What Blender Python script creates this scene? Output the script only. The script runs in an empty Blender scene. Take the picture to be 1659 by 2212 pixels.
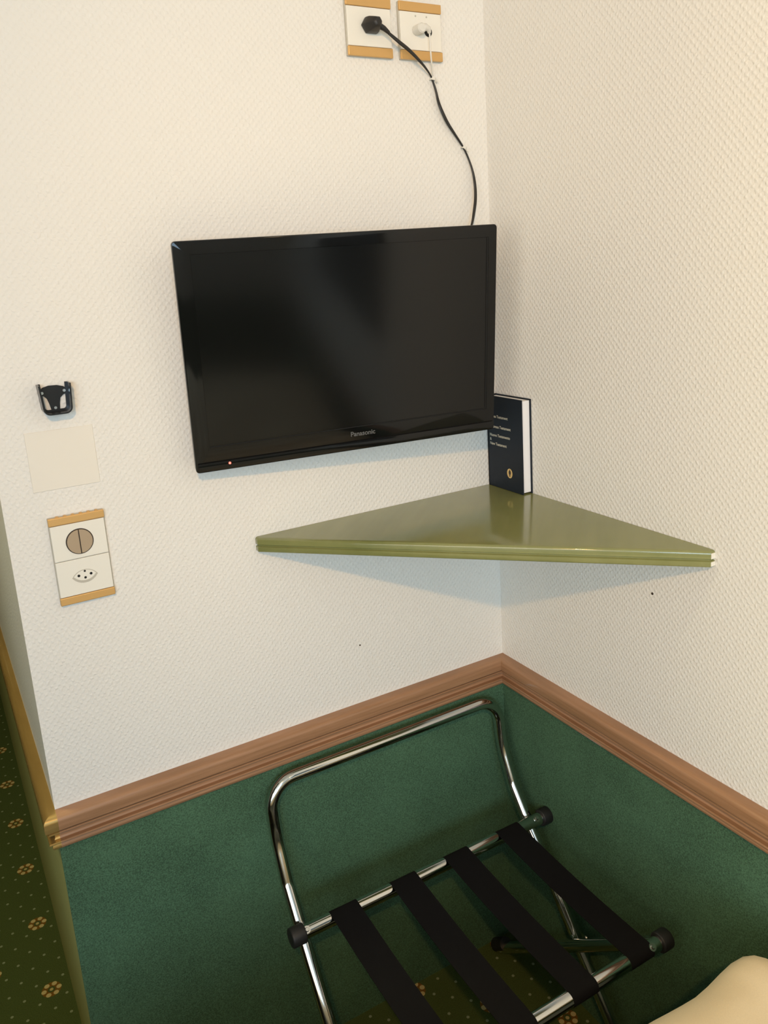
import bpy, bmesh, math, random
from mathutils import Vector, Matrix
random.seed(7)
PI = math.pi
sc = bpy.context.scene
col = sc.collection

# ---------------------------------------------------------------- camera
cd = bpy.data.cameras.new('camera')
cam = bpy.data.objects.new('camera', cd); col.objects.link(cam)
rt = Vector((0.86372875, -0.50025736, -0.06095263))
up = Vector((0.16717501, 0.17031726, 0.97110481))
fw = Vector((0.47542105, 0.84896089, -0.23073844))
cam.matrix_world = Matrix(((rt.x, up.x, -fw.x, -1.02170), (rt.y, up.y, -fw.y, -1.34065), (rt.z, up.z, -fw.z, 1.58435), (0, 0, 0, 1)))
cd.sensor_fit = 'HORIZONTAL'; cd.sensor_width = 36.0
cd.lens = 1768.1158 / 1659 * 36.0
cd.shift_y = (995.0647 - 1106) / 1659
cd.clip_start = 0.02
sc.camera = cam

# ---------------------------------------------------------------- light and exposure
sc.view_settings.view_transform = 'Standard'
sc.view_settings.look = 'None'
sc.view_settings.gamma = 1
sc.view_settings.use_curve_mapping = False
sc.view_settings.exposure = 0.0

w = bpy.data.worlds.new('world'); sc.world = w; w.use_nodes = True
w.node_tree.nodes['Background'].inputs[0].default_value = (0.75, 0.86, 1.0, 1)
w.node_tree.nodes['Background'].inputs[1].default_value = 1.0

def area(name, loc, aim, sx, sy, power, color):
    l = bpy.data.lights.new(name, 'AREA'); l.shape = 'RECTANGLE'; l.size = sx; l.size_y = sy
    l.energy = power; l.color = color
    o = bpy.data.objects.new(name, l); col.objects.link(o)
    o.location = loc
    o.rotation_euler = (Vector(aim) - Vector(loc)).to_track_quat('-Z', 'Y').to_euler()
    return o
WINX0, WINX1, WINZ0, WINZ1, YB = -3.2, -1.3, 1.15, 2.38, -3.9
area('daylight_window', ((WINX0+WINX1)/2, YB+0.02, (WINZ0+WINZ1)/2), ((WINX0+WINX1)/2, 0, (WINZ0+WINZ1)/2), WINX1-WINX0, WINZ1-WINZ0, 70, (0.55, 0.79, 1.0))
SY0, SY1, SZ0_, SZ1_ = -3.1, -1.5, 1.0, 2.3
area('side_fill_light', (-3.48, (SY0+SY1)/2, (SZ0_+SZ1_)/2), (0, (SY0+SY1)/2, (SZ0_+SZ1_)/2), SY1-SY0, SZ1_-SZ0_, 31, (0.96, 0.83, 0.62))  # unseen fill from the left, added to brighten the right wall
LAMP = (-1.32, -1.85, 2.36)
LAMP_W = 78

# ---------------------------------------------------------------- helpers
def newmat(name, color=(0.8, 0.8, 0.8), rough=0.5, metal=0.0, spec=0.5, coat=0.0, emit=None, estr=0.0):
    m = bpy.data.materials.new(name); m.use_nodes = True
    b = m.node_tree.nodes['Principled BSDF']
    b.inputs['Base Color'].default_value = (*color, 1)
    b.inputs['Roughness'].default_value = rough
    b.inputs['Metallic'].default_value = metal
    b.inputs['Specular IOR Level'].default_value = spec
    b.inputs['Coat Weight'].default_value = coat
    b.inputs['Coat Roughness'].default_value = 0.08
    if emit:
        b.inputs['Emission Color'].default_value = (*emit, 1); b.inputs['Emission Strength'].default_value = estr
    return m
class NT:
    def __init__(s, m): s.t = m.node_tree; s.b = s.t.nodes['Principled BSDF']
    def n(s, typ, **k):
        o = s.t.nodes.new(typ)
        for a, v in k.items(): setattr(o, a, v)
        return o
    def put(s, sock, v):
        if isinstance(v, bpy.types.NodeSocket): s.t.links.new(v, sock)
        else: sock.default_value = v
    def math(s, op, a, b=0.0, c=0.0):
        o = s.n('ShaderNodeMath', operation=op)
        s.put(o.inputs[0], a); s.put(o.inputs[1], b); s.put(o.inputs[2], c)
        return o.outputs[0]
    def mix(s, f, a, b):
        o = s.n('ShaderNodeMix', data_type='RGBA')
        s.put(o.inputs[0], f); s.put(o.inputs[6], a); s.put(o.inputs[7], b)
        return o.outputs[2]
    def coord(s):
        return s.n('ShaderNodeTexCoord').outputs['Object']
    def xyz(s, v):
        o = s.n('ShaderNodeSeparateXYZ'); s.put(o.inputs[0], v); return o.outputs
    def noise(s, v, scale, detail=2.0, rough=0.5):
        o = s.n('ShaderNodeTexNoise'); s.put(o.inputs['Vector'], v); o.inputs['Scale'].default_value = scale
        o.inputs['Detail'].default_value = detail; o.inputs['Roughness'].default_value = rough
        return o.outputs['Fac']
    def scale(s, v, xyz):
        o = s.n('ShaderNodeMapping'); s.put(o.inputs[0], v); o.inputs['Scale'].default_value = xyz; return o.outputs[0]
    def ramp(s, f, stops):
        o = s.n('ShaderNodeValToRGB'); s.put(o.inputs[0], f); e = o.color_ramp.elements
        while len(e) < len(stops): e.new(0.5)
        for i, (p, c) in enumerate(stops): e[i].position = p; e[i].color = (*c, 1)
        return o.outputs[0]
    def bump(s, h, strength=0.5, dist=0.001):
        o = s.n('ShaderNodeBump'); s.put(o.inputs['Height'], h); o.inputs['Strength'].default_value = strength
        o.inputs['Distance'].default_value = dist; s.put(s.b.inputs['Normal'], o.outputs[0])

# wallpaper: raised woodchip-like woven relief, plain off-white
def wallpaper(name, base, dist=0.00048):
    m = newmat(name, base, 0.62, spec=0.35); t = NT(m)
    c = t.coord(); p = t.xyz(c)
    wob = t.math('MULTIPLY', t.math('SUBTRACT', t.noise(c, 75, 2), 0.5), 4.5)
    u = t.math('ADD', t.math('MULTIPLY', t.math('ADD', p[0], p[1]), 2*PI/0.0112), wob)
    v = t.math('ADD', t.math('MULTIPLY', p[2], 2*PI/0.0125), wob)
    h = t.math('MULTIPLY', t.math('SINE', u), t.math('SINE', v))
    h = t.math('SMOOTH_MAX', h, -0.15, 0.25)
    h = t.math('ADD', h, t.math('MULTIPLY', t.noise(c, 420, 2), 0.55))
    t.bump(h, 1.0, dist)
    t.put(t.b.inputs['Base Color'], t.mix(t.noise(c, 1.7, 2), (base[0]*.97, base[1]*.97, base[2]*.95, 1), (*base, 1)))
    return m
M = {}
M['wallpaper'] = wallpaper('wallpaper_offwhite', (0.79, 0.770, 0.732))
def fabric(name, base, sc_=900, dist=0.0006, blot=0.2):
    m = newmat(name, base, 0.95, spec=0.1); t = NT(m); c = t.coord()
    f1 = t.noise(c, sc_, 3, 0.7); f2 = t.noise(c, 6, 3)
    k = t.math('ADD', t.math('MULTIPLY', f1, 0.78), t.math('MULTIPLY', f2, 0.22))
    d = tuple(x*(1-blot) for x in base); l = tuple(min(1, x*(1+blot)) for x in base)
    t.put(t.b.inputs['Base Color'], t.mix(t.ramp(k, [(0.35, (0, 0, 0)), (0.65, (1, 1, 1))]), (*d, 1), (*l, 1)))
    t.bump(f1, 0.6, dist); return m
M['green_fabric'] = fabric('green_wall_carpet', (0.066, 0.132, 0.077), 420, 0.0010, 0.50)
M['olive_paint'] = fabric('olive_panel', (0.44, 0.44, 0.17), 300, 0.0002, 0.08)
M['black_web'] = fabric('black_webbing', (0.008, 0.008, 0.009), 1200, 0.0004, 0.2)
M['duvet'] = fabric('cream_duvet_cloth', (0.82, 0.69, 0.49), 500, 0.0002, 0.04)
M['mattress'] = fabric('mattress_cloth', (0.7, 0.68, 0.62), 500, 0.0002, 0.04)

def wood(name, a, b, rough=0.38, axis=0, metal=0.0):
    m = newmat(name, a, rough, metal=metal, spec=0.5, coat=0.25); t = NT(m)
    s = (5, 5, 160) if axis == 0 else (5, 5, 160)
    c = t.scale(t.coord(), s)
    f = t.noise(c, 1.0, 4, 0.6)
    t.put(t.b.inputs['Base Color'], t.ramp(f, [(0.3, a), (0.7, b)])); t.bump(f, 0.15, 0.0004)
    return m
M['rail_wood'] = wood('dado_rail_wood', (0.27, 0.140, 0.068), (0.40, 0.215, 0.115), 0.45)
M['rail_gold'] = wood('varnished_rail_gold', (0.48, 0.31, 0.10), (0.60, 0.40, 0.14), 0.24, metal=0.6)
M['dark_wood'] = wood('dark_wood_passage_shade', (0.02, 0.018, 0.014), (0.035, 0.03, 0.02), 0.5)  # furniture wood, also used to darken the unlit passage walls
M['plaster'] = newmat('ceiling_plaster', (0.82, 0.81, 0.78), 0.9)
M['white_frame'] = newmat('white_window_frame', (0.8, 0.8, 0.8), 0.4)

# shelf laminate: olive green stained veneer with gloss
m = newmat('olive_gloss_veneer', (0.3, 0.3, 0.1), 0.16, spec=0.55, coat=0.5); t = NT(m)
c = t.coord(); rot = t.n('ShaderNodeMapping'); t.put(rot.inputs[0], c); rot.inputs['Rotation'].default_value = (0, 0, PI/4)
g = t.noise(t.scale(rot.outputs[0], (14, 1.2, 14)), 1.0, 4, 0.6); g2 = t.noise(c, 9, 2)
k = t.math('ADD', t.math('MULTIPLY', g, 0.7), t.math('MULTIPLY', g2, 0.3))
t.put(t.b.inputs['Base Color'], t.ramp(k, [(0.3, (0.165, 0.180, 0.060)), (0.7, (0.240, 0.245, 0.095))]))
M['shelf'] = m

# carpet with dots and little six-petal flowers
m = newmat('patterned_green_carpet', (0.05, 0.07, 0.02), 0.97, spec=0.08); t = NT(m)
c = t.coord(); p = t.xyz(c)
def lattice(per, ox, oy):
    fx = t.math('SUBTRACT', t.math('FRACT', t.math('ADD', t.math('DIVIDE', t.math('SUBTRACT', p[0], ox), per), 0.5)), 0.5)
    fy = t.math('SUBTRACT', t.math('FRACT', t.math('ADD', t.math('DIVIDE', t.math('SUBTRACT', p[1], oy), per), 0.5)), 0.5)
    return t.math('MULTIPLY', fx, per), t.math('MULTIPLY', fy, per)
def hyp(x, y): return t.math('SQRT', t.math('ADD', t.math('MULTIPLY', x, x), t.math('MULTIPLY', y, y)))
def nearest(a, b):
    ra, rb = hyp(*a), hyp(*b); s = t.math('LESS_THAN', ra, rb)
    def sel(i): return t.math('ADD', t.math('MULTIPLY', s, a[i]), t.math('MULTIPLY', t.math('SUBTRACT', 1.0, s), b[i]))
    return sel(0), sel(1), t.math('MINIMUM', ra, rb)
FX, FY, P = -0.990, 0.686, 0.235
fx, fy, fr = nearest(lattice(P, FX, FY), lattice(P, FX+P/2, FY+P/2))
q = P/4
dx, dy, dr = nearest(lattice(q, FX, FY), lattice(q, FX+q/2, FY+q/2))
ang = t.math('ARCTAN2', fy, fx)
a6 = t.math('SUBTRACT', t.math('MODULO', t.math('ADD', ang, PI*2 + PI/6), PI/3), PI/6)
px = t.math('MULTIPLY', fr, t.math('COSINE', a6)); py = t.math('MULTIPLY', fr, t.math('SINE', a6))
pet = hyp(t.math('SUBTRACT', px, 0.0165), py)
petal = t.math('LESS_THAN', pet, 0.0058)
core = t.math('LESS_THAN', fr, 0.0042)
ring = t.math('MULTIPLY', t.math('LESS_THAN', fr, 0.0215), t.math('GREATER_THAN', fr, 0.0085))
dot = t.math('MULTIPLY', t.math('LESS_THAN', dr, 0.0034), t.math('GREATER_THAN', fr, 0.028))
fz = t.noise(c, 500, 3, 0.7)
base = t.mix(t.ramp(fz, [(0.35, (0, 0, 0)), (0.65, (1, 1, 1))]), (0.050, 0.075, 0.022, 1), (0.095, 0.125, 0.042, 1))
colr = t.mix(dot, base, (0.26, 0.30, 0.19, 1))
colr = t.mix(ring, colr, (0.20, 0.10, 0.02, 1))
colr = t.mix(petal, colr, (0.56, 0.46, 0.22, 1))
colr = t.mix(core, colr, (0.50, 0.42, 0.18, 1))
t.put(t.b.inputs['Base Color'], colr); t.bump(fz, 0.8, 0.002)
M['carpet'] = m

M['tv_gloss'] = newmat('black_gloss_plastic', (0.005, 0.005, 0.005), 0.07, spec=0.32)
M['tv_matte'] = newmat('black_matte_plastic', (0.012, 0.012, 0.012), 0.5)
M['tv_screen'] = newmat('tv_screen_glass', (0.004, 0.004, 0.004), 0.13, spec=0.36)
M['logo_grey'] = newmat('logo_grey', (0.11, 0.11, 0.11), 0.4)
M['led'] = newmat('red_standby_light', (0.6, 0.02, 0.02), 0.3, emit=(1.0, 0.12, 0.08), estr=4.0)
M['chrome'] = newmat('chrome', (0.62, 0.62, 0.60), 0.10, metal=1.0)
M['steel'] = newmat('steel_screw', (0.6, 0.6, 0.58), 0.25, metal=1.0)
M['rubber'] = newmat('black_rubber', (0.009, 0.009, 0.010), 0.55)
M['cord'] = newmat('black_cord', (0.014, 0.012, 0.010), 0.45)
M['white_plastic'] = newmat('white_plastic', (0.80, 0.775, 0.70), 0.35)
M['grey_shadow_gap'] = newmat('socket_grey', (0.50, 0.47, 0.40), 0.5)
M['gold'] = newmat('satin_gold', (0.66, 0.40, 0.15), 0.42, metal=0.45)
M['taupe'] = newmat('taupe_plastic', (0.40, 0.305, 0.205), 0.4)
M['dark_brown'] = newmat('dark_brown_plastic', (0.035, 0.02, 0.01), 0.5)
M['hole'] = newmat('black_hole', (0.005, 0.005, 0.005), 0.8)
M['clear_white'] = newmat('translucent_white_plastic', (0.72, 0.70, 0.64), 0.3)
M['bracket'] = newmat('black_holder_plastic', (0.010, 0.010, 0.011), 0.25)
M['patch'] = newmat('pale_cream_sheet', (0.775, 0.735, 0.655), 0.55)
M['navy'] = newmat('dark_navy_book_cloth', (0.009, 0.014, 0.022), 0.45, spec=0.22)
M['pages'] = newmat('book_pages', (0.80, 0.79, 0.80), 0.8)
t = NT(M['pages']); t.bump(t.noise(t.scale(t.coord(), (900, 1, 1)), 1.0, 2), 0.3, 0.0003)
M['cover_print'] = newmat('silver_print', (0.55, 0.52, 0.42), 0.45)
M['gold_print'] = newmat('gold_foil', (0.75, 0.53, 0.22), 0.35, metal=0.5)
M['lamp_glass'] = newmat('opal_lamp_glass', (0.9, 0.9, 0.88), 0.3, emit=(1.0, 0.80, 0.55), estr=3.0)

def obj(name, bm, mt, parent=None, smooth=False, loc=None):
    me = bpy.data.meshes.new(name)
    bmesh.ops.recalc_face_normals(bm, faces=bm.faces)
    bm.to_mesh(me); bm.free(); me.materials.append(mt)
    if smooth:
        ang = 22 if name.startswith('trim') else 38
        for f in me.polygons: f.use_smooth = True
        try: me.set_sharp_from_angle(angle=math.radians(ang))
        except Exception: pass
    o = bpy.data.objects.new(name, me); col.objects.link(o)
    if loc: o.location = loc
    if parent: o.parent = parent
    return o
def thing(name, label, cat, loc=(0, 0, 0), rot=(0, 0, 0), group=None):
    o = bpy.data.objects.new(name, None); col.objects.link(o); o.empty_display_size = 0.02
    o.location = loc; o.rotation_euler = rot; o['label'] = label; o['category'] = cat
    if group: o['group'] = group
    return o
def tag(o, label, cat, group=None):
    o['label'] = label; o['category'] = cat
    if group: o['group'] = group
    return o
def struct(name, bm, mt, parent=None, smooth=False):
    o = obj(name, bm, mt, parent, smooth)
    if parent is None: o['kind'] = 'structure'
    return o
def box(bm, x0, x1, y0, y1, z0, z1, bev=0.0, seg=2):
    r = bmesh.ops.create_cube(bm, size=1)
    bmesh.ops.scale(bm, vec=(x1-x0, y1-y0, z1-z0), verts=r['verts'])
    bmesh.ops.translate(bm, vec=((x0+x1)/2, (y0+y1)/2, (z0+z1)/2), verts=r['verts'])
    if bev:
        es = list({e for v in r['verts'] for e in v.link_edges})
        bmesh.ops.bevel(bm, geom=es, offset=bev, segments=seg, profile=0.5, affect='EDGES')
    return bm
def B(*a, **k): return box(bmesh.new(), *a, **k)
def prism(bm, pts, axis, a, b):
    """pts 2D, extruded along axis from a to b. axis 'x': pts=(y,z); 'y': pts=(x,z); 'z': pts=(x,y)"""
    def P3(p, h): return {'x': (h, p[0], p[1]), 'y': (p[0], h, p[1]), 'z': (p[0], p[1], h)}[axis]
    va = [bm.verts.new(P3(p, a)) for p in pts]; vb = [bm.verts.new(P3(p, b)) for p in pts]
    bm.faces.new(va); bm.faces.new(vb)
    n = len(pts)
    for i in range(n): bm.faces.new((va[i], va[(i+1) % n], vb[(i+1) % n], vb[i]))
    return bm
def cyl(bm, c0, c1, r, seg=24, r1=None):
    c0, c1 = Vector(c0), Vector(c1); d = c1-c0
    res = bmesh.ops.create_cone(bm, cap_ends=True, segments=seg, radius1=r, radius2=r if r1 is None else r1, depth=d.length)
    mt = Matrix.Translation((c0+c1)/2) @ d.to_track_quat('Z', 'Y').to_matrix().to_4x4()
    bmesh.ops.transform(bm, matrix=mt, verts=res['verts'])
    return bm
def catmull(pts, n=8):
    pts = [Vector(p) for p in pts]; P_ = [2*pts[0]-pts[1]] + pts + [2*pts[-1]-pts[-2]]; out = []
    for i in range(1, len(P_)-2):
        a, b, c_, d = P_[i-1:i+3]
        for k in range(n):
            s = k/n
            out.append(0.5*((2*b)+(-a+c_)*s+(2*a-5*b+4*c_-d)*s*s+(-a+3*b-3*c_+d)*s**3))
    out.append(pts[-1]); return out
def fillet(pts, radii, n=8):
    """round the inner corners of a polyline"""
    pts = [Vector(p) for p in pts]; out = [pts[0]]
    for i in range(1, len(pts)-1):
        r = radii[i-1] if isinstance(radii, (list, tuple)) else radii
        a, b, c_ = pts[i-1], pts[i], pts[i+1]
        u, v = (a-b).normalized(), (c_-b).normalized(); th = u.angle(v)
        if r <= 0 or th > PI-0.01: out.append(b); continue
        d = min(r/math.tan(th/2), (a-b).length*0.49, (c_-b).length*0.49)
        p0, p1 = b+u*d, b+v*d; rr = d*math.tan(th/2)
        cen = b+(u+v).normalized()*(rr/math.sin(th/2))
        e0, e1 = p0-cen, p1-cen; tot = e0.angle(e1); ax = e0.cross(e1).normalized()
        for k in range(n+1): out.append(cen+Matrix.Rotation(tot*k/n, 3, ax) @ e0)
    out.append(pts[-1]); return out
def tube(bm, pts, r, seg=16, flat=None, wide=None):
    """sweep a round (or elliptical: flat=(rx, ry), wide = direction of rx) section along pts with parallel transport"""
    pts = [Vector(p) for p in pts]; rings = []; nrm = None
    for i, p in enumerate(pts):
        tg = (pts[min(i+1, len(pts)-1)]-pts[max(i-1, 0)]).normalized()
        if nrm is None:
            ref = Vector(wide) if wide else (Vector((0, 0, 1)) if abs(tg.z) < 0.9 else Vector((1, 0, 0)))
            nrm = (ref-tg*ref.dot(tg)).normalized()
        else: nrm = (nrm-tg*nrm.dot(tg)).normalized()
        bn = tg.cross(nrm)
        ri = r[i] if isinstance(r, list) else r
        rx, ry = flat if flat else (ri, ri)
        if flat and isinstance(r, list): rx, ry = flat[0]*r[i], flat[1]
        rings.append([bm.verts.new(p+nrm*math.cos(2*PI*k/seg)*rx+bn*math.sin(2*PI*k/seg)*ry) for k in range(seg)])
    for a, b in zip(rings, rings[1:]):
        for k in range(seg): bm.faces.new((a[k], a[(k+1) % seg], b[(k+1) % seg], b[k]))
    bm.faces.new(rings[0]); bm.faces.new(rings[-1])
    return bm
def text(name, body, size, mt, parent, matrix, depth=0.0003, align='LEFT', bold=0.0):
    cu = bpy.data.curves.new(name, 'FONT'); cu.body = body; cu.size = size; cu.align_x = align
    cu.extrude = depth; cu.offset = bold
    tmp = bpy.data.objects.new(name, cu); col.objects.link(tmp)
    dg = bpy.context.evaluated_depsgraph_get()
    me = bpy.data.meshes.new_from_object(tmp.evaluated_get(dg))
    bpy.data.objects.remove(tmp); bpy.data.curves.remove(cu)
    me.transform(matrix); me.materials.clear(); me.materials.append(mt)
    o = bpy.data.objects.new(name, me); col.objects.link(o)
    if parent: o.parent = parent
    return o

# ---------------------------------------------------------------- the room
CEIL = 2.5
HX, HY = -0.9437, 2.6             # outside corner of the left wall, end of the passage
RX = -3.5
RAIL_T, RAIL_B = 0.7336, 0.665
struct('floor', B(RX, 0.12, YB-0.12, HY+0.1, -0.1, 0), M['carpet'])
struct('ceiling', B(RX, 0.12, YB-0.12, HY+0.1, CEIL, CEIL+0.1), M['plaster'])
wl = struct('wall_left', B(HX, 0.0, 0, 0.12, 0, CEIL), M['wallpaper'])
obj('wall_fabric', B(HX-0.003, 0.0, -0.003, 0.0, 0.0, RAIL_B+0.01), M['green_fabric'], wl)
wp = struct('wall_passage', B(HX, HX+0.12, 0.12, HY, 0, CEIL), M['wallpaper'])
obj('wall_panel', B(HX-0.003, HX, 0.0, HY, 0, RAIL_B+0.01), M['olive_paint'], wp)
wr = struct('wall_right', B(0.0, 0.12, YB, 0.12, 0, CEIL), M['wallpaper'])
obj('wall_fabric', B(-0.003, 0.0, YB, -0.003, 0.0, RAIL_B+0.01), M['green_fabric'], wr)
nb = bmesh.new(); cyl(nb, (0.0005, -0.423, 1.014), (-0.0012, -0.423, 1.014), 0.0022, 10)
obj('nail_hole', nb, M['dark_brown'], wr)
nb = bmesh.new(); cyl(nb, (-0.352, 0.0005, 0.857), (-0.352, -0.001, 0.857), 0.0016, 10)
obj('nail_hole', nb, M['dark_brown'], wl)
bm = bmesh.new()
box(bm, RX-0.1, RX, YB, SY0, 0, CEIL); box(bm, RX-0.1, RX, SY1, 0, 0, CEIL); box(bm, RX-0.1, RX, SY0, SY1, 0, SZ0_); box(bm, RX-0.1, RX, SY0, SY1, SZ1_, CEIL)
struct('wall_far', bm, M['wallpaper'])
bm = bmesh.new()
for y0, y1, z0, z1 in ((SY0, SY0+.06, SZ0_, SZ1_), (SY1-.06, SY1, SZ0_, SZ1_), (SY0+.06, SY1-.06, SZ0_, SZ0_+.06), (SY0+.06, SY1-.06, SZ1_-.06, SZ1_)): box(bm, RX-0.08, RX-0.03, y0, y1, z0, z1)
struct('added_side_window', bm, M['white_frame'])  # frame of the added opening around the side fill
struct('wall_front', B(RX, -1.95, 0, 0.12, 0, CEIL), M['wallpaper'])
struct('wall_entry', B(-1.95-0.12, -1.95, 0.12, HY, 0, CEIL), M['dark_wood'])  # dark colour stands in for the unlit passage
struct('wall_end', B(-2.07, HX+0.12, HY, HY+0.1, 0, CEIL), M['dark_wood'])  # passage darkness put into the wall colour here too
# back wall with a window opening
bm = bmesh.new()
box(bm, RX, WINX0, YB-0.12, YB, 0, CEIL); box(bm, WINX1, 0.12, YB-0.12, YB, 0, CEIL)
box(bm, WINX0, WINX1, YB-0.12, YB, 0, WINZ0); box(bm, WINX0, WINX1, YB-0.12, YB, WINZ1, CEIL)
wb = struct('wall_back', bm, M['wallpaper'])
obj('wall_fabric', B(RX, 0.0, YB, YB+0.003, 0, RAIL_B), M['green_fabric'], wb)
bm = bmesh.new(); f_ = 0.06
box(bm, WINX0, WINX0+f_, YB-0.08, YB-0.02, WINZ0, WINZ1); box(bm, WINX1-f_, WINX1, YB-0.08, YB-0.02, WINZ0, WINZ1)
box(bm, WINX0+f_, WINX1-f_, YB-0.08, YB-0.02, WINZ0, WINZ0+f_); box(bm, WINX0+f_, WINX1-f_, YB-0.08, YB-0.02, WINZ1-f_, WINZ1)
box(bm, (WINX0+WINX1)/2-0.04, (WINX0+WINX1)/2+0.04, YB-0.08, YB-0.02, WINZ0+f_, WINZ1-f_)
struct('window_1', bm, M['white_frame'])

# dado rail profile: (depth from wall, z)
def arc(c0, c1, r, a0, a1, n=4):
    return [(c0+r*math.cos(math.radians(a0+(a1-a0)*i/n)), c1+r*math.sin(math.radians(a0+(a1-a0)*i/n))) for i in range(n+1)]
PROF = [(0.0, RAIL_T), (0.010, RAIL_T-0.0005)] + arc(0.0130, 0.7225, 0.0092, 75, 0) + [(0.0222, 0.7120), (0.0215, 0.7070), (0.0190, 0.7042), (0.0080, 0.7036), (0.0080, 0.7018), (0.0150, 0.7012)] \
    + arc(0.0155, 0.6995, 0.0020, 80, -70, 3) + [(0.0090, 0.6965), (0.0072, 0.6930), (0.0072, 0.6870), (0.0090, 0.6842), (0.0160, 0.6838)] \
    + arc(0.0165, 0.6820, 0.0020, 80, -60, 3) + [(0.0120, 0.6795), (0.0135, 0.6765), (0.0140, 0.6725), (0.0125, 0.6685), (0.0085, 0.6650), (0.0, 0.6650)]
def rail(name, place, mt):
    """place(d, z) gives the two ends of the moulding line at depth d"""
    bm = bmesh.new(); A, Bv = [], []
    for d, z in PROF:
        p, q_ = place(d, z); A.append(bm.verts.new(p)); Bv.append(bm.verts.new(q_))
    n = len(PROF); bm.faces.new(A); bm.faces.new(Bv)
    for i in range(n): bm.faces.new((A[i], A[(i+1) % n], Bv[(i+1) % n], Bv[i]))
    return struct(name, bm, mt, smooth=True)
rail('trim_1', lambda d, z: ((HX-0.0, -d, z), (-d, -d, z)), M['rail_wood'])
rail('trim_2', lambda d, z: ((-d, -d, z), (-d, YB, z)), M['rail_wood'])
bm = bmesh.new()
st = [[bm.verts.new(p) for p in pts] for pts in ([(HX, -d, z) for d, z in PROF], [(HX-d, -d, z) for d, z in PROF], [(HX-d, 0.02, z) for d, z in PROF], [(HX-d, HY, z) for d, z in PROF])]
bm.faces.new(st[0]); bm.faces.new(st[-1])
for a, b in zip(st, st[1:]):
    for k in range(len(PROF)): bm.faces.new((a[k], a[(k+1) % len(PROF)], b[(k+1) % len(PROF)], b[k]))
struct('trim_3', bm, M['rail_gold'], smooth=True)

# ---------------------------------------------------------------- corner shelf
SZ, SL = 1.1265, 0.546
def tri(ins, z):
    # triangle against both walls with blunt tips; front edge and tips pulled in by ins
    t_ = 0.010; e = ins*1.0
    return [(-0.0005, -0.0005, z), (-SL+e, -0.0005, z), (-SL+e, -t_+e*0.4, z), (-t_+e*0.4, -SL+e, z), (-0.0005, -SL+e, z)]
layers = [(SZ, 0.0045), (SZ-0.0008, 0.0022), (SZ-0.0022, 0.0008), (SZ-0.0045, 0.0), (SZ-0.0125, 0.0), (SZ-0.0135, 0.0012), (SZ-0.0142, 0.0030),
          (SZ-0.0158, 0.0030), (SZ-0.0165, 0.0012), (SZ-0.0175, 0.0), (SZ-0.0245, 0.0), (SZ-0.0262, 0.0010), (SZ-0.0270, 0.0025)]
bm = bmesh.new(); rings = [[bm.verts.new(v) for v in tri(i, z)] for z, i in layers]
bm.faces.new(rings[0]); bm.faces.new(rings[-1])
for a, b in zip(rings, rings[1:]):
    for k in range(5): bm.faces.new((a[k], a[(k+1) % 5], b[(k+1) % 5], b[k]))
tag(obj('corner_shelf', bm, M['shelf'], smooth=True), 'olive green triangular corner shelf with grooved front edge below the television', 'shelf')
bm = bmesh.new(); box(bm, -0.0098, -0.0008, -SL-0.0009, -SL+0.0005, SZ-0.0125, SZ-0.0035); box(bm, -0.0098, -0.0008, -SL-0.0009, -SL+0.0005, SZ-0.0245, SZ-0.0175)
obj('end_strip', bm, M['white_plastic'], bpy.data.objects['corner_shelf'])

# ---------------------------------------------------------------- book
bk = thing('book', 'dark navy hardback book standing upright at the back of the corner shelf', 'book', (-0.0125, -0.0595, SZ+0.0005))
BX, BY, BH = 0.0120, 0.0560, 0.190          # half thickness, half depth, height
pg = bmesh.new(); box(pg, -BX+0.0022, BX-0.0022, -BY+0.004, BY-0.004, 0.003, BH-0.003)
obj('pages', pg, M['pages'], bk)
cv = bmesh.new()
box(cv, -BX, -BX+0.0020, -BY, BY, 0, BH, 0.0006, 1); box(cv, BX-0.0020, BX, -BY, BY, 0, BH, 0.0006, 1)
prism(cv, [(-BX, BY-0.001), (-BX*0.6, BY+0.0022), (0, BY+0.003), (BX*0.6, BY+0.0022), (BX, BY-0.001), (BX, BY-0.003), (-BX, BY-0.003)], 'z', 0, BH)
obj('cover', cv, M['navy'], bk)
def on_cover(y, z, dx=0.0):   # text frame on the cover facing -x: right = -y, up = z
    return Matrix(((0, 0, -1, -BX-0.0002-dx), (-1, 0, 0, y), (0, 1, 0, z), (0, 0, 0, 1)))
for body, z in (('Neues Testament', 0.1455), ('Nouveau Testament', 0.1245), ('Nuovo Testamento', 0.1065), ('&', 0.0975), ('New Testament', 0.0885)):
    text('cover_title', body, 0.0082, M['cover_print'], bk, on_cover(0.0475, z), 0.0001, bold=0.0001)
em = bmesh.new()
N = 28; R1, R2 = 0.0090, 0.0062; cy_, cz_ = -0.0145, 0.037
for k in range(N):
    a0, a1 = 2*PI*k/N, 2*PI*(k+1)/N
    vs = [em.verts.new((-BX-0.0004, cy_+r_*0.95*math.sin(a), cz_+r_*1.1*math.cos(a))) for r_, a in ((R1, a0), (R1, a1), (R2, a1), (R2, a0))]
    em.faces.new(vs)
torch = [(0, .0095), (.0012, .006), (.003, .004), (.0035, .001), (.0022, -.002), (.001, -.004), (.0018, -.0065), (-.0018, -.0065), (-.001, -.004), (-.0022, -.002), (-.0035, .001), (-.003, .004), (-.0012, .006)]
bmesh.ops.remove_doubles(em, verts=em.verts, dist=1e-6)
obj('emblem_ring', em, M['gold_print'], bk)
em = bmesh.new(); prism(em, [(cy_+a*0.95, cz_+b) for a, b in torch], 'x', -BX-0.0006, -BX-0.0001)
obj('emblem_vase', em, M['dark_brown'], bk)
em = bmesh.new(); bmesh.ops.create_circle(em, cap_ends=True, segments=28, radius=R2+0.0004)
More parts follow.
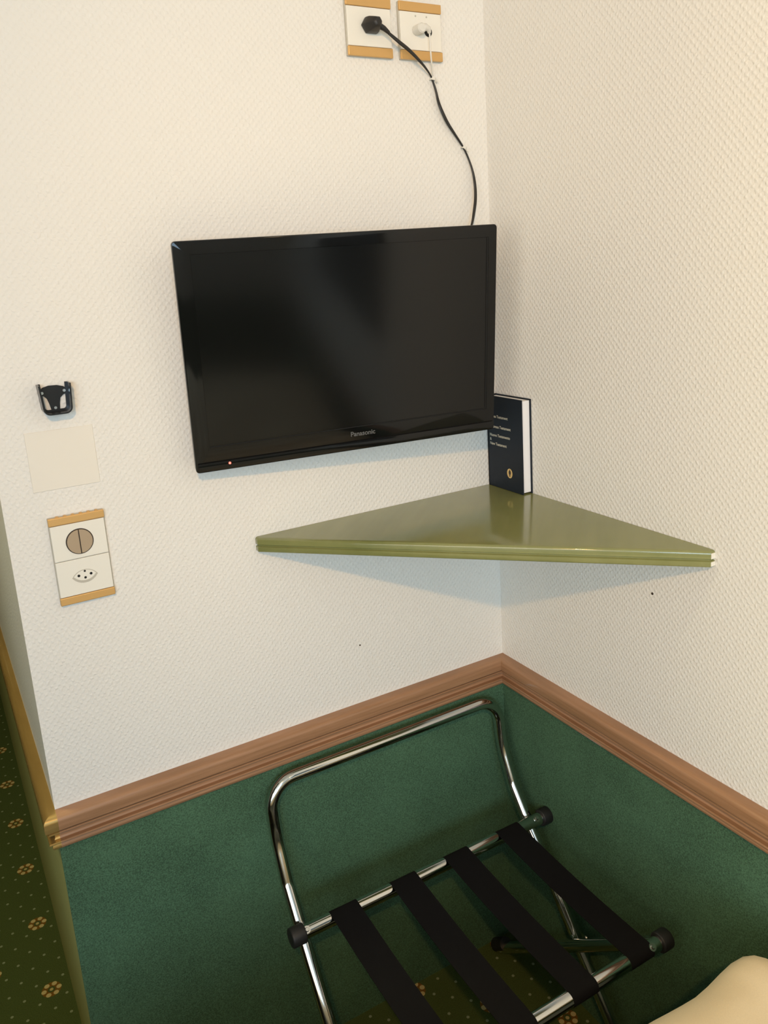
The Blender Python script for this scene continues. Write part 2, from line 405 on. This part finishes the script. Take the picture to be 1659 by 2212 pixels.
bmesh.ops.transform(em, matrix=Matrix.Translation((-BX-0.00015, cy_, cz_)) @ Matrix.Rotation(PI/2, 4, 'Y') @ Matrix.Diagonal((1.1, 0.95, 1, 1)), verts=em.verts)
ed = obj('emblem_disc', em, M['gold_print'], bk)

# ---------------------------------------------------------------- television
TW, TH = 0.560, 0.374
tv = thing('television', 'black flat screen television with red standby light hung on the wall above the corner shelf', 'television', (-0.3758, -0.0968, 1.456), (0.105, 0.0, -0.145))
tv.rotation_mode = 'XYZ'
tv.matrix_world = Matrix.Translation((-0.3758, -0.0968, 1.456)) @ Matrix.Rotation(-0.145, 4, 'Z') @ Matrix.Rotation(0.105, 4, 'X') @ Matrix.Rotation(-0.007, 4, 'Y')
hw, hh = TW/2, TH/2
BL, BR, BT, BB = 0.026, 0.017, 0.021, 0.042     # bezel widths left/right/top/bottom
sx0, sx1, sz0, sz1 = -hw+BL, hw-BR, -hh+BB, hh-BT
# bezel ring: outer rounded outline, inner opening, slightly recessed screen
def rrect(x0, x1, z0, z1, r, n=5):
    o = []
    for cx, cz, a in ((x1-r, z1-r, 0), (x0+r, z1-r, 90), (x0+r, z0+r, 180), (x1-r, z0+r, 270)):
        for k in range(n+1):
            b = math.radians(a+90*k/n); o.append((cx+r*math.cos(b), cz+r*math.sin(b)))
    return o
bm = bmesh.new()
def ringat(y, x0, x1, z0, z1, r): return [bm.verts.new((x, y, z)) for x, z in rrect(x0, x1, z0, z1, r)]
rs = [ringat(0.018, -hw+0.001, hw-0.001, -hh+0.001, hh-0.001, 0.006), ringat(0.002, -hw, hw, -hh, hh, 0.006),
      ringat(0.0005, -hw+0.0006, hw-0.0006, -hh+0.0006, hh-0.0006, 0.0055), ringat(0.0, -hw+0.002, hw-0.002, -hh+0.002, hh-0.002, 0.005),
      ringat(0.0, sx0, sx1, sz0, sz1, 0.001), ringat(0.0022, sx0+0.0006, sx1-0.0006, sz0+0.0006, sz1-0.0006, 0.001)]
for a, b in zip(rs, rs[1:]):
    n = len(a)
    for k in range(n): bm.faces.new((a[k], a[(k+1) % n], b[(k+1) % n], b[k]))
obj('bezel', bm, M['tv_gloss'], tv, smooth=True)
# raised lip along the lower edge of the bezel
bm = bmesh.new(); prism(bm, [(0.002, -hh+0.001), (-0.0035, -hh+0.003), (-0.0045, -hh+0.010), (-0.0030, -hh+0.0165), (0.001, -hh+0.0185)], 'x', -hw+0.004, hw-0.004)
obj('lower_lip', bm, M['tv_gloss'], tv, smooth=True)
bm = bmesh.new(); box(bm, sx0, sx1, 0.0020, 0.0045, sz0, sz1); obj('screen', bm, M['tv_screen'], tv)
bm = bmesh.new(); box(bm, sx0-0.0002, sx1+0.0002, 0.0008, 0.0018, sz0-0.0006, sz0+0.0012); box(bm, sx1-0.0022, sx1+0.0004, 0.0008, 0.0018, sz0, sz1)
obj('screen_seam', bm, M['hole'], tv)
bm = bmesh.new()
box(bm, -hw+0.003, hw-0.003, 0.016, 0.030, -hh+0.003, hh-0.003, 0.004)
box(bm, -hw*0.72, hw*0.62, 0.028, 0.046, -hh*0.72, hh*0.6, 0.008)
obj('back_shell', bm, M['tv_matte'], tv, smooth=True)
text('logo', 'Panasonic', 0.0118, M['logo_grey'], tv, Matrix(((1, 0, 0, 0.016), (0, 0, -1, -0.0002), (0, 1, 0, -hh+0.0262), (0, 0, 0, 1))), 0.0001, align='CENTER', bold=0.0002)
bm = bmesh.new(); bmesh.ops.create_uvsphere(bm, u_segments=14, v_segments=8, radius=0.0021)
bmesh.ops.translate(bm, vec=(-hw+0.056, -0.0040, -hh+0.0125), verts=bm.verts); obj('standby_light', bm, M['led'], tv, smooth=True)
bm = bmesh.new(); box(bm, -0.06, 0.06, 0.044, 0.050, -0.06, 0.06, 0.002, 1); box(bm, -0.014, 0.014, 0.048, 0.082, -0.03, 0.03, 0.003, 1)
obj('wall_mount', bm, M['tv_matte'], tv)

# ---------------------------------------------------------------- switch and sockets
def plate_base(t_, W_, H_, strip, top_ridged=False):
    """t_ at the centre on the wall; local x right, z up, -y into the room"""
    bm = bmesh.new(); box(bm, -W_/2, W_/2, -0.006, 0, -H_/2, H_/2, 0.001, 1); obj('backing', bm, M['grey_shadow_gap'], t_)
    for s in (1, -1):
        z0, z1 = (H_/2-strip, H_/2) if s > 0 else (-H_/2, -H_/2+strip)
        bm = bmesh.new(); box(bm, -W_/2, W_/2, -0.0098, -0.005, z0+0.0003, z1-0.0003, 0.0012, 2)
        if s > 0 and top_ridged:
            for k in range(6): box(bm, -W_/2+0.012+k*0.012, -W_/2+0.017+k*0.012, -0.0085, -0.002, z1-0.001, z1+0.0009, 0.0006, 1)
        obj('gold_strip', bm, M['gold'], t_)
def module(t_, W_, z0, z1):
    bm = bmesh.new(); box(bm, -W_/2+0.0014, W_/2-0.0014, -0.0088, -0.005, z0+0.0003, z1-0.0003, 0.0008, 2)
    return obj('white_module', bm, M['white_plastic'], t_)
sw = thing('switch_and_socket_plate', 'white two-gang plate with round taupe switch above a socket, gold end strips', 'switch', (-0.8412, 0, 1.1588))
W_, H_ = 0.0855, 0.1465
plate_base(sw, W_, H_, 0.0135, True)
m1 = module(sw, W_, 0.0005, H_/2-0.0135); m2 = module(sw, W_, -H_/2+0.0135, 0.0)
zc = 0.0285
bm = bmesh.new(); cyl(bm, (0, -0.0087, zc), (0, -0.0094, zc), 0.0212, 48); rim = obj('switch_rim', bm, M['dark_brown'], sw)
for s in (-1, 1):
    bm = bmesh.new(); pts = []
    for k in range(25):
        a = -PI/2+PI*k/24; pts.append((s*(0.0009+0.0186*math.cos(a)), zc+0.0195*math.sin(a)))
    prism(bm, pts, 'y', -0.0112 if s < 0 else -0.0106, -0.009); obj('rocker', bm, M['taupe'], sw)
zs = -0.0305
bm = bmesh.new()
def lens(wd, hgt, n=10):
    p_ = []
    for s in (1, -1):
        for k in range(n):
            x = (-1+2*k/n)*s*-1; p_.append((x*wd, s*hgt*(1-abs(x)**2.2)**0.9))
    return p_
prism(bm, [(x, zs+z) for x, z in lens(0.0200, 0.0112)], 'y', -0.0091, -0.0080); obj('socket_recess', bm, M['grey_shadow_gap'], m2)
bm = bmesh.new(); prism(bm, [(x, zs+0.0016+z) for x, z in lens(0.0172, 0.0085)], 'y', -0.0093, -0.0080); obj('socket_face', bm, M['white_plastic'], m2)
for x, z, r_ in ((-0.0095, 0.0, 0.0022), (0.0095, 0.0, 0.0022), (0.0002, -0.0048, 0.0020), (0.0005, 0.0062, 0.0017)):
    bm = bmesh.new(); cyl(bm, (x, -0.0090, zs+0.0022+z), (x, -0.0096, zs+0.0022+z), r_, 16); obj('pin_hole', bm, M['hole'], m2)

pw = thing('power_socket_plate', 'white wall socket plate with gold strips holding the black plug', 'socket', (-0.2508, 0, 1.9845))
W2, H2 = 0.0885, 0.0945
plate_base(pw, W2, H2, 0.0160); module(pw, W2, -H2/2+0.016, H2/2-0.016)
an = thing('antenna_socket_plate', 'white antenna socket plate with gold strips and a white plug, nearest the room corner', 'socket', (-0.1458, 0, 1.9850))
plate_base(an, W2, H2, 0.0160); am = module(an, W2, -H2/2+0.016, H2/2-0.016)
bm = bmesh.new(); cyl(bm, (0.0150, -0.0085, 0.0005), (0.0150, -0.0093, 0.0005), 0.0080, 24); obj('round_port', bm, M['hole'], am)
for x in (-0.0105, 0.0125):
    bm = bmesh.new(); cyl(bm, (x, -0.0085, 0.0245), (x, -0.0092, 0.0245), 0.0016, 12); obj('plate_screw', bm, M['grey_shadow_gap'], am)

# ---------------------------------------------------------------- plugs, cords, clips
pc = thing('black_cable', 'black power cord running from its plug down behind the television', 'cord', (-0.250, -0.0098, 1.986))
def loc3(pts, o): return [Vector(p)-Vector(o) for p in pts]
PO = (-0.250, -0.0098, 1.986)
bm = bmesh.new()
secs = [(-0.0000, 0.0185, 0.0125), (-0.006, 0.0185, 0.0125), (-0.012, 0.0165, 0.0120), (-0.020, 0.0125, 0.0100), (-0.027, 0.0085, 0.0080), (-0.030, 0.005, 0.005)]
rr = []
for y, a, b in secs:
    pts = [(-a, 0), (-a*0.55, b), (a*0.55, b), (a, b*0.15), (a*0.6, -b), (-a*0.55, -b)]
    rr.append([bm.verts.new((x, y, z)) for x, z in pts])
bm.faces.new(rr[0]); bm.faces.new(rr[-1])
for a, b in zip(rr, rr[1:]):
    for k in range(6): bm.faces.new((a[k], a[(k+1) % 6], b[(k+1) % 6], b[k]))
bmesh.ops.bevel(bm, geom=list(bm.edges), offset=0.0012, segments=2, profile=0.5, affect='EDGES')
pl = obj('plug', bm, M['cord'], pc, smooth=True)
bm = bmesh.new(); tube(bm, [(0.008, -0.015, -0.002), (0.017, -0.0172, -0.007), (0.026, -0.0180, -0.0135)], [0.0052, 0.0044, 0.0030], 12); obj('strain_relief', bm, M['cord'], pl, smooth=True)
cpts = [(-0.225, -0.0275, 1.9725), (-0.205, -0.029, 1.959), (-0.183, -0.027, 1.947), (-0.16, -0.022, 1.933), (-0.141, -0.014, 1.922), (-0.126, -0.006, 1.911),
        (-0.118, -0.006, 1.890), (-0.114, -0.008, 1.869), (-0.106, -0.009, 1.850), (-0.095, -0.008, 1.833), (-0.079, -0.007, 1.814), (-0.0615, -0.006, 1.793), (-0.051, -0.007, 1.773),
        (-0.044, -0.010, 1.749), (-0.042, -0.013, 1.724), (-0.045, -0.017, 1.698), (-0.055, -0.024, 1.672), (-0.066, -0.030, 1.649), (-0.085, -0.032, 1.61), (-0.12, -0.030, 1.575), (-0.17, -0.028, 1.545)]
cp = catmull(cpts, 6)
# the flat cord twists: width changes along its run
ww = [1.0+0.42*math.sin(i*0.155+0.2) for i in range(len(cp))]
bm = bmesh.new(); tube(bm, loc3(cp, PO), ww, 10, flat=(0.0025, 0.0019), wide=(0.6, 0, 0.8)); obj('cord', bm, M['cord'], pc, smooth=True)

AO = (-0.1435, -0.0098, 1.986)
ac = thing('antenna_cable', 'thin white antenna cable with a white plug, joining the black cord', 'cable', AO)
bm = bmesh.new(); cyl(bm, (-0.0125, 0, 0), (-0.0125, -0.018, 0.0), 0.0085, 28); cyl(bm, (-0.0125, -0.018, 0), (-0.0125, -0.0205, 0), 0.0085, 28, 0.0065)
tube(bm, [(-0.0125, -0.013, 0.001), (-0.003, -0.0155, 0.002), (0.0035, -0.0150, 0.000), (0.0060, -0.0130, -0.006)], [0.0070, 0.0062, 0.0048, 0.0030], 14)
obj('plug', bm, M['clear_white'], ac, smooth=True)
apts = [(-0.1375, -0.0230, 1.981), (-0.1365, -0.0225, 1.968), (-0.1350, -0.0205, 1.945), (-0.1280, -0.0125, 1.926), (-0.1215, -0.0045, 1.911), (-0.1125, -0.0035, 1.890), (-0.1085, -0.0035, 1.869),
        (-0.1005, -0.0035, 1.850), (-0.0895, -0.0035, 1.833), (-0.0735, -0.0035, 1.813), (-0.0570, -0.0035, 1.792), (-0.0465, -0.0040, 1.772), (-0.0395, -0.0050, 1.748),
        (-0.0370, -0.0070, 1.724), (-0.0395, -0.0110, 1.698), (-0.049, -0.018, 1.672), (-0.060, -0.024, 1.649), (-0.08, -0.026, 1.612), (-0.12, -0.026, 1.585)]
bm = bmesh.new(); tube(bm, loc3(catmull(apts, 6), AO), 0.0015, 10); obj('cable', bm, M['clear_white'], ac, smooth=True)
for (cx, cz, rz, lb) in ((-0.1225, 1.9090, 0.3, 'small clear plastic cable clip just below the socket plates'),
                         (-0.0590, 1.7920, 0.6, 'small clear plastic cable clip halfway down the black cord to the television')):
    kt = thing('cable_clip', lb, 'cable clip', (cx, 0, cz), (0, rz, 0), 'cable clips on the wall')
    bm = bmesh.new()
    pts = []
    for k in range(9):
        a = PI*k/8; pts.append((0.0050*math.cos(a), -0.0050-0.0050*math.sin(a)))
    outer = [(0.0050, 0.0)] + pts + [(-0.0050, 0.0)]
    inner = [(-0.0034, 0.0)] + [(x*0.68, -0.0050+(y+0.0050)*0.68) for x, y in reversed(pts)] + [(0.0034, 0.0)]
    prism(bm, outer+inner, 'z', -0.0028, 0.0028)
    obj('saddle', bm, M['clear_white'], kt)
    bm = bmesh.new(); box(bm, 0.0045, 0.0115, -0.0055, 0, -0.0028, 0.0028, 0.0008, 1); cyl(bm, (0.0082, -0.0055, 0), (0.0082, -0.0075, 0), 0.0022, 10)
    obj('nail_tab', bm, M['clear_white'], kt)

# ---------------------------------------------------------------- wall holder and cream sheet
hb = thing('wall_holder', 'small black plastic U-shaped holder screwed to the wall above the cream square', 'holder', (-0.8450, 0, 1.416))
back = [(-0.0200, 0.0155), (-0.0150, 0.0200), (-0.006, 0.0222), (0.006, 0.0218), (0.0150, 0.0190), (0.0215, 0.0140), (0.0215, 0.0085), (0.0135, 0.0065), (0.0085, 0.0020), (0.0068, -0.006),
        (0.0055, -0.0165), (0.0080, -0.0195), (-0.0090, -0.0195), (-0.0065, -0.0165), (-0.0085, -0.006), (-0.0110, 0.0025), (-0.0150, 0.0070), (-0.0200, 0.0090)]
bm = bmesh.new(); prism(bm, back, 'y', -0.0026, 0.0); obj('back_plate', bm, M['bracket'], hb)
path = fillet([(-0.0225, 0, 0.0255), (-0.0195, 0, -0.0195), (0.0195, 0, -0.0195), (0.0222, 0, 0.0255)], 0.009, 6)
bm = bmesh.new(); inn, out = [], []
n = len(path)
for i, p in enumerate(path):
    tg = (path[min(i+1, n-1)]-path[max(i-1, 0)]).normalized(); nr = Vector((-tg.z, 0, tg.x))
    inn.append(p+nr*0.0011); out.append(p-nr*0.0011)
prism(bm, [(p.x, p.z) for p in inn]+[(p.x, p.z) for p in reversed(out)], 'y', -0.026, 0.0)
obj('cradle', bm, M['bracket'], hb)
bm = bmesh.new(); inn, out = [], []
for i, p in enumerate(path):
    tg = (path[min(i+1, n-1)]-path[max(i-1, 0)]).normalized(); nr = Vector((-tg.z, 0, tg.x))
    inn.append(p+nr*0.0045); out.append(p-nr*0.0011)
prism(bm, [(p.x, p.z) for p in inn]+[(p.x, p.z) for p in reversed(out)], 'y', -0.0032, 0.0)
obj('rim', bm, M['bracket'], hb)
for x, z in ((0.0155, 0.0125), (-0.0168, 0.0118), (-0.0005, -0.0125)):
    bm = bmesh.new(); cyl(bm, (x, -0.0024, z), (x, -0.0040, z), 0.0022, 14); obj('screw', bm, M['steel'], hb)
bm = bmesh.new(); box(bm, -0.8965, -0.7955, -0.0012, 0, 1.2755, 1.3695, 0.0005, 1)
tag(obj('blank_sheet', bm, M['patch']), 'blank pale cream square sheet stuck on the wall between holder and switch', 'sheet')

# ---------------------------------------------------------------- luggage rack
RKX = -0.310
rk = thing('luggage_rack', 'folding chrome luggage rack with four black straps standing in the corner', 'luggage rack', (RKX, -0.24, 0))
def rl(p): return Vector(p)-Vector((RKX, -0.24, 0))
TR = 0.0122
XL, XR = -0.579, -0.041
prof = [(-0.027, 0.648), (-0.033, 0.560), (-0.052, 0.505), (-0.078, 0.463), (-0.118, 0.408), (-0.432, 0.016)]
# backrest hoop: up one side, over and down the other, then both legs to the floor
side = [(y, z) for y, z in prof]
hp = [(XL, -0.432, 0.016), (XL, -0.118, 0.408), (XL, -0.076, 0.464), (XL, -0.040, 0.545), (XL, -0.026, 0.648), (XR, -0.026, 0.648), (XR, -0.040, 0.545), (XR, -0.076, 0.464), (XR, -0.118, 0.408), (XR, -0.432, 0.016)]
path = fillet(hp, [0.3, 0.06, 0.2, 0.060, 0.060, 0.2, 0.06, 0.3], 10)
bm = bmesh.new(); tube(bm, [rl(p) for p in path], TR, 20)
obj('back_hoop', bm, M['chrome'], rk, smooth=True)
# inner folding frame from the front bar down to the back of the floor
IL, IR = -0.556, -0.066
for x in (IL, IR):
    bm = bmesh.new(); tube(bm, [rl(p) for p in ((x, -0.512, 0.408), (x, -0.27, 0.205), (x, -0.045, 0.020))], TR, 20); obj('front_leg', bm, M['chrome'], rk, smooth=True)
for (y0, z0, xa, xb, nm) in ((-0.147, 0.4135, -0.585, -0.022, 'back'), (-0.5175, 0.4180, -0.585, -0.075, 'front')):
    bm = bmesh.new(); cyl(bm, rl((xa, y0, z0)), rl((xb, y0, z0)), 0.0128, 28); br = obj('strap_bar', bm, M['chrome'], rk, smooth=True)
    for x0, x1 in ((xa-0.024, xa+0.004), (xb-0.004, xb+0.020)):
        bm = bmesh.new(); cyl(bm, rl((x0, y0, z0)), rl((x1, y0, z0)), 0.0178, 28)
        bmesh.ops.bevel(bm, geom=[e for e in bm.edges if e.calc_face_angle(0) > 1], offset=0.003, segments=3, profile=0.5, affect='EDGES')
        obj('end_cap', bm, M['rubber'], br, smooth=True)
    xs = (XL, XR) if nm == 'back' else (IL-0.004, IR-0.035)
    for x in xs:
        d = Vector((0, -0.62, 0.78)); o_ = rl((x, y0, z0)) + d*0.0120
        bm = bmesh.new(); cyl(bm, o_, o_+d*0.0022, 0.0068, 20); cyl(bm, o_+d*0.0022, o_+d*0.0050, 0.0042, 14, 0.0030)
        obj('bolt', bm, M['steel'], br, smooth=True)
# straps: wrap round both bars and sag a little between them
def strap(xb, xf, wd):
    yb, zb, yf, zf, r_ = -0.147, 0.4135, -0.5175, 0.4180, 0.0132
    top = []
    for k in range(13): a = math.radians(-150+(240)*k/12); top.append((yb+r_*math.cos(a), zb+r_*math.sin(a)))     # up over the back bar
    for k in range(1, 12):
        s = k/12; top.append((yb+(yf-yb)*s, zb+r_+(zf-zb)*s-0.006*math.sin(PI*s)))
    for k in range(13): a = math.radians(90+240*k/12); top.append((yf+r_*math.cos(a), zf+r_*math.sin(a)))
    bm = bmesh.new(); n_ = len(top); cen = Vector(((yb+yf)/2, (zb+zf)/2, 0)); A, B_, C_, D_ = [], [], [], []
    for i, (y, z) in enumerate(top):
        s = (yb-y)/(yb-yf); xc = xb+(xf-xb)*min(1, max(0, s)); wv = wd*(1-0.06*s)
        p0, p1 = top[max(i-1, 0)], top[min(i+1, n_-1)]; tg = Vector((p1[0]-p0[0], p1[1]-p0[1])).normalized(); nr = Vector((tg.y, -tg.x))
        for L_, dx, off in ((A, -wv/2, 0.0), (B_, wv/2, 0.0), (C_, wv/2, 0.0014), (D_, -wv/2, 0.0014)):
            L_.append(bm.verts.new(rl((xc+dx, y-nr.x*off, z-nr.y*off))))
    bm.faces.new((A[0], B_[0], C_[0], D_[0])); bm.faces.new((A[-1], B_[-1], C_[-1], D_[-1]))
    for i in range(n_-1):
        j = i+1
        for P0, P1 in ((A, B_), (B_, C_), (C_, D_), (D_, A)): bm.faces.new((P0[i], P1[i], P1[j], P0[j]))
    obj('strap', bm, M['black_web'], rk, smooth=True)
for xb, xf in ((-0.499, -0.508), (-0.368, -0.382), (-0.243, -0.255), (-0.112, -0.127)): strap(xb, xf, 0.057)
# pivots and feet
for x0, x1, s in ((XL-0.016, IL+0.012, -1), (IR-0.012, XR+0.022, 1)):
    bm = bmesh.new(); cyl(bm, rl((x0, -0.2795, 0.2075)), rl((x1, -0.2795, 0.2075)), 0.0035, 12)
    xe = x0 if s < 0 else x1
    bmesh.ops.create_uvsphere(bm, u_segments=14, v_segments=8, radius=0.0062, matrix=Matrix.Translation(rl((xe, -0.2795, 0.2075))))
    obj('pivot_bolt', bm, M['steel'], rk, smooth=True)
for x, y0, y1 in ((IL, -0.066, -0.030), (IR, -0.066, -0.030), (XL, -0.408, -0.446), (XR, -0.408, -0.446)):
    z0, z1 = 0.046, 0.0165
    bm = bmesh.new(); cyl(bm, rl((x, y0, z0)), rl((x, y1, z1)), 0.0152, 20); obj('foot', bm, M['rubber'], rk, smooth=True)

# ---------------------------------------------------------------- bed and duvet
bed = thing('bed', 'bed whose foot end stands beside the luggage rack, under a cream duvet', 'bed', (-0.50, -1.75, 0))
bm = bmesh.new(); box(bm, -1.15, 0.47, -0.85, 1.02, 0.05, 0.27, 0.01); obj('bed_base', bm, M['dark_wood'], bed)
for x in (-1.10, 0.42):
    for y in (-0.80, 0.92):
        bm = bmesh.new(); cyl(bm, (x, y, 0), (x, y, 0.06), 0.025, 16); obj('leg', bm, M['dark_wood'], bed)
bm = bmesh.new(); box(bm, -1.15, 0.47, -0.85, 0.98, 0.27, 0.51, 0.05, 4); obj('mattress', bm, M['mattress'], bed, smooth=True)
# duvet: closed puffy sheet lying over the mattress
DX0, DX1, DY0, DY1 = -1.72, -0.035, -2.60, -0.690
bm = bmesh.new(); NX, NY = 64, 110
from mathutils import noise as mn
def duv(u, v, topside):
    x = DX0+(DX1-DX0)*u; y = DY0+(DY1-DY0)*v
    ex = min(u, 1-u)*(DX1-DX0); ey = min(v, 1-v)*(DY1-DY0)
    rx = math.sqrt(max(0, 1-(1-min(1, ex/0.10))**2)); ry = math.sqrt(max(0, 1-(1-min(1, ey/0.10))**2))
    e = min(rx, 1)*min(ry, 1)
    puff = 0.028*mn.noise(Vector((x*5, y*5, 0.3)))+0.014*mn.noise(Vector((x*13+2, y*9, 1.3)))+0.008*abs(mn.noise(Vector((x*26+y*14, y*10, 5.1))))
    cx = 0.022*mn.noise(Vector((x*4, 0, 7.0)))*(1 if ey < 0.12 else 0)
    if topside: z = 0.515+0.095*e+puff*e
    else: z = 0.515
    # rounded corner
    k = 0.10
    if ex < k and ey < k and v > 0.5:
        a, b = k-ex, k-ey; d = math.hypot(a, b)
        if d > 1e-6:
            m_ = max(a, b); sc_ = m_/d
            if u > 0.5: x = DX1-k+a*sc_
            else: x = DX0+k-a*sc_
            y = DY1-k+b*sc_
    return (x, y+cx, z)
T_ = [[bm.verts.new(duv(i/NX, j/NY, True)) for j in range(NY+1)] for i in range(NX+1)]
U_ = [[bm.verts.new(duv(i/NX, j/NY, False)) for j in range(NY+1)] for i in range(NX+1)]
for i in range(NX):
    for j in range(NY):
        bm.faces.new((T_[i][j], T_[i+1][j], T_[i+1][j+1], T_[i][j+1])); bm.faces.new((U_[i][j], U_[i][j+1], U_[i+1][j+1], U_[i+1][j]))
bmesh.ops.remove_doubles(bm, verts=bm.verts, dist=1e-5)
tag(obj('duvet', bm, M['duvet'], smooth=True), 'puffy cream duvet lying on the bed, its corner in the lower right', 'duvet')

# ---------------------------------------------------------------- ceiling lamp of the room
lp = thing('ceiling_lamp', 'white ceiling spotlight of the room aimed at the corner, behind the viewer', 'lamp', (LAMP[0], LAMP[1], CEIL))
ax = (Vector((-0.03, -0.03, 1.15))-Vector((LAMP[0], LAMP[1], LAMP[2]-0.04))).normalized(); hd = Vector((0, 0, LAMP[2]-0.04-CEIL))
bm = bmesh.new(); cyl(bm, (0, 0, -0.02), (0, 0, 0), 0.07, 36); cyl(bm, (0, 0, -0.10), (0, 0, -0.02), 0.008, 12); obj('lamp_base', bm, M['white_frame'], lp, smooth=True)
bm = bmesh.new(); cyl(bm, hd-ax*0.13, hd-ax*0.035, 0.045, 32); obj('lamp_head', bm, M['white_frame'], lp, smooth=True)
bm = bmesh.new(); cyl(bm, hd-ax*0.036, hd-ax*0.030, 0.036, 32); obj('lamp_lens', bm, M['lamp_glass'], lp, smooth=True)
pl_ = bpy.data.lights.new('ceiling_lamp_light', 'SPOT'); pl_.spot_size = math.radians(84); pl_.spot_blend = 1.0; pl_.shadow_soft_size = 0.025; pl_.energy = LAMP_W; pl_.color = (1.0, 0.56, 0.19)
po = bpy.data.objects.new('ceiling_lamp_light', pl_); col.objects.link(po); po.location = (LAMP[0], LAMP[1], LAMP[2]-0.04); po.rotation_euler = (Vector((-0.03, -0.03, 1.15))-po.location).to_track_quat('-Z', 'Y').to_euler()
hl = bpy.data.lights.new('passage_light', 'AREA'); hl.shape = 'DISK'; hl.size = 0.2; hl.energy = 13.0; hl.color = (1.0, 0.88, 0.42)
ho = bpy.data.objects.new('passage_light', hl); col.objects.link(ho); ho.location = (-1.5, 0.35, CEIL-0.02)

# ---------------------------------------------------------------- right wall behind the viewer (mirrored in the television)
pf = thing('added_picture', 'large dark teal picture added above the bed as the dark reflection in the television screen', 'picture', (-0.001, -1.98, 1.44))  # unseen picture added to form the dark shape mirrored in the screen
bm = bmesh.new(); box(bm, -0.018, 0, -0.60, 0.60, -0.36, 0.36, 0.003, 1); obj('frame', bm, M['dark_wood'], pf)
bm = bmesh.new(); box(bm, -0.020, -0.010, -0.56, 0.56, -0.32, 0.32); obj('canvas', bm, newmat('dark_teal_canvas', (0.01, 0.022, 0.022), 0.7), pf)
wlmp = thing('wall_lamp', 'small opal wall lamp above the bed, behind the viewer', 'lamp', (-0.001, -2.1, 2.12))
bm = bmesh.new(); cyl(bm, (0, 0, 0), (-0.015, 0, 0), 0.045, 28); tube(bm, fillet([(-0.01, 0, 0), (-0.12, 0, 0), (-0.12, 0, 0.05)], 0.03), 0.006, 12); obj('bracket', bm, M['gold'], wlmp, smooth=True)
bm = bmesh.new(); bmesh.ops.create_uvsphere(bm, u_segments=24, v_segments=12, radius=0.05); bmesh.ops.translate(bm, vec=(-0.12, 0, 0.09), verts=bm.verts)
obj('lamp_shade', bm, M['lamp_glass'], wlmp, smooth=True)
wl2 = bpy.data.lights.new('wall_lamp_light', 'POINT'); wl2.shadow_soft_size = 0.04; wl2.energy = 2.0; wl2.color = (1.0, 0.70, 0.40)
wo = bpy.data.objects.new('wall_lamp_light', wl2); col.objects.link(wo); wo.location = (-0.26, -2.1, 2.16)

wd = thing('blocker', 'tall dark wardrobe added left of the passage to shade the left wall, outside the picture', 'blocker', (-1.83, -0.36, 0))  # unseen body added to keep window light off the left wall
bm = bmesh.new(); box(bm, -0.38, 0.38, -0.30, 0.31, 0.06, 2.10, 0.004, 1); obj('carcass', bm, M['dark_wood'], wd)
bm = bmesh.new(); box(bm, -0.36, 0.36, -0.27, 0.29, 0, 0.06); obj('plinth', bm, M['dark_wood'], wd)
for x0, x1, hx in ((-0.375, -0.002, -0.03), (0.002, 0.375, 0.03)):
    bm = bmesh.new(); box(bm, x0, x1, -0.322, -0.30, 0.07, 2.09, 0.003, 1); dr = obj('door', bm, M['dark_wood'], wd)
    bm = bmesh.new(); cyl(bm, (hx, -0.322, 1.05), (hx, -0.345, 1.05), 0.012, 18); obj('knob', bm, M['steel'], dr, smooth=True)
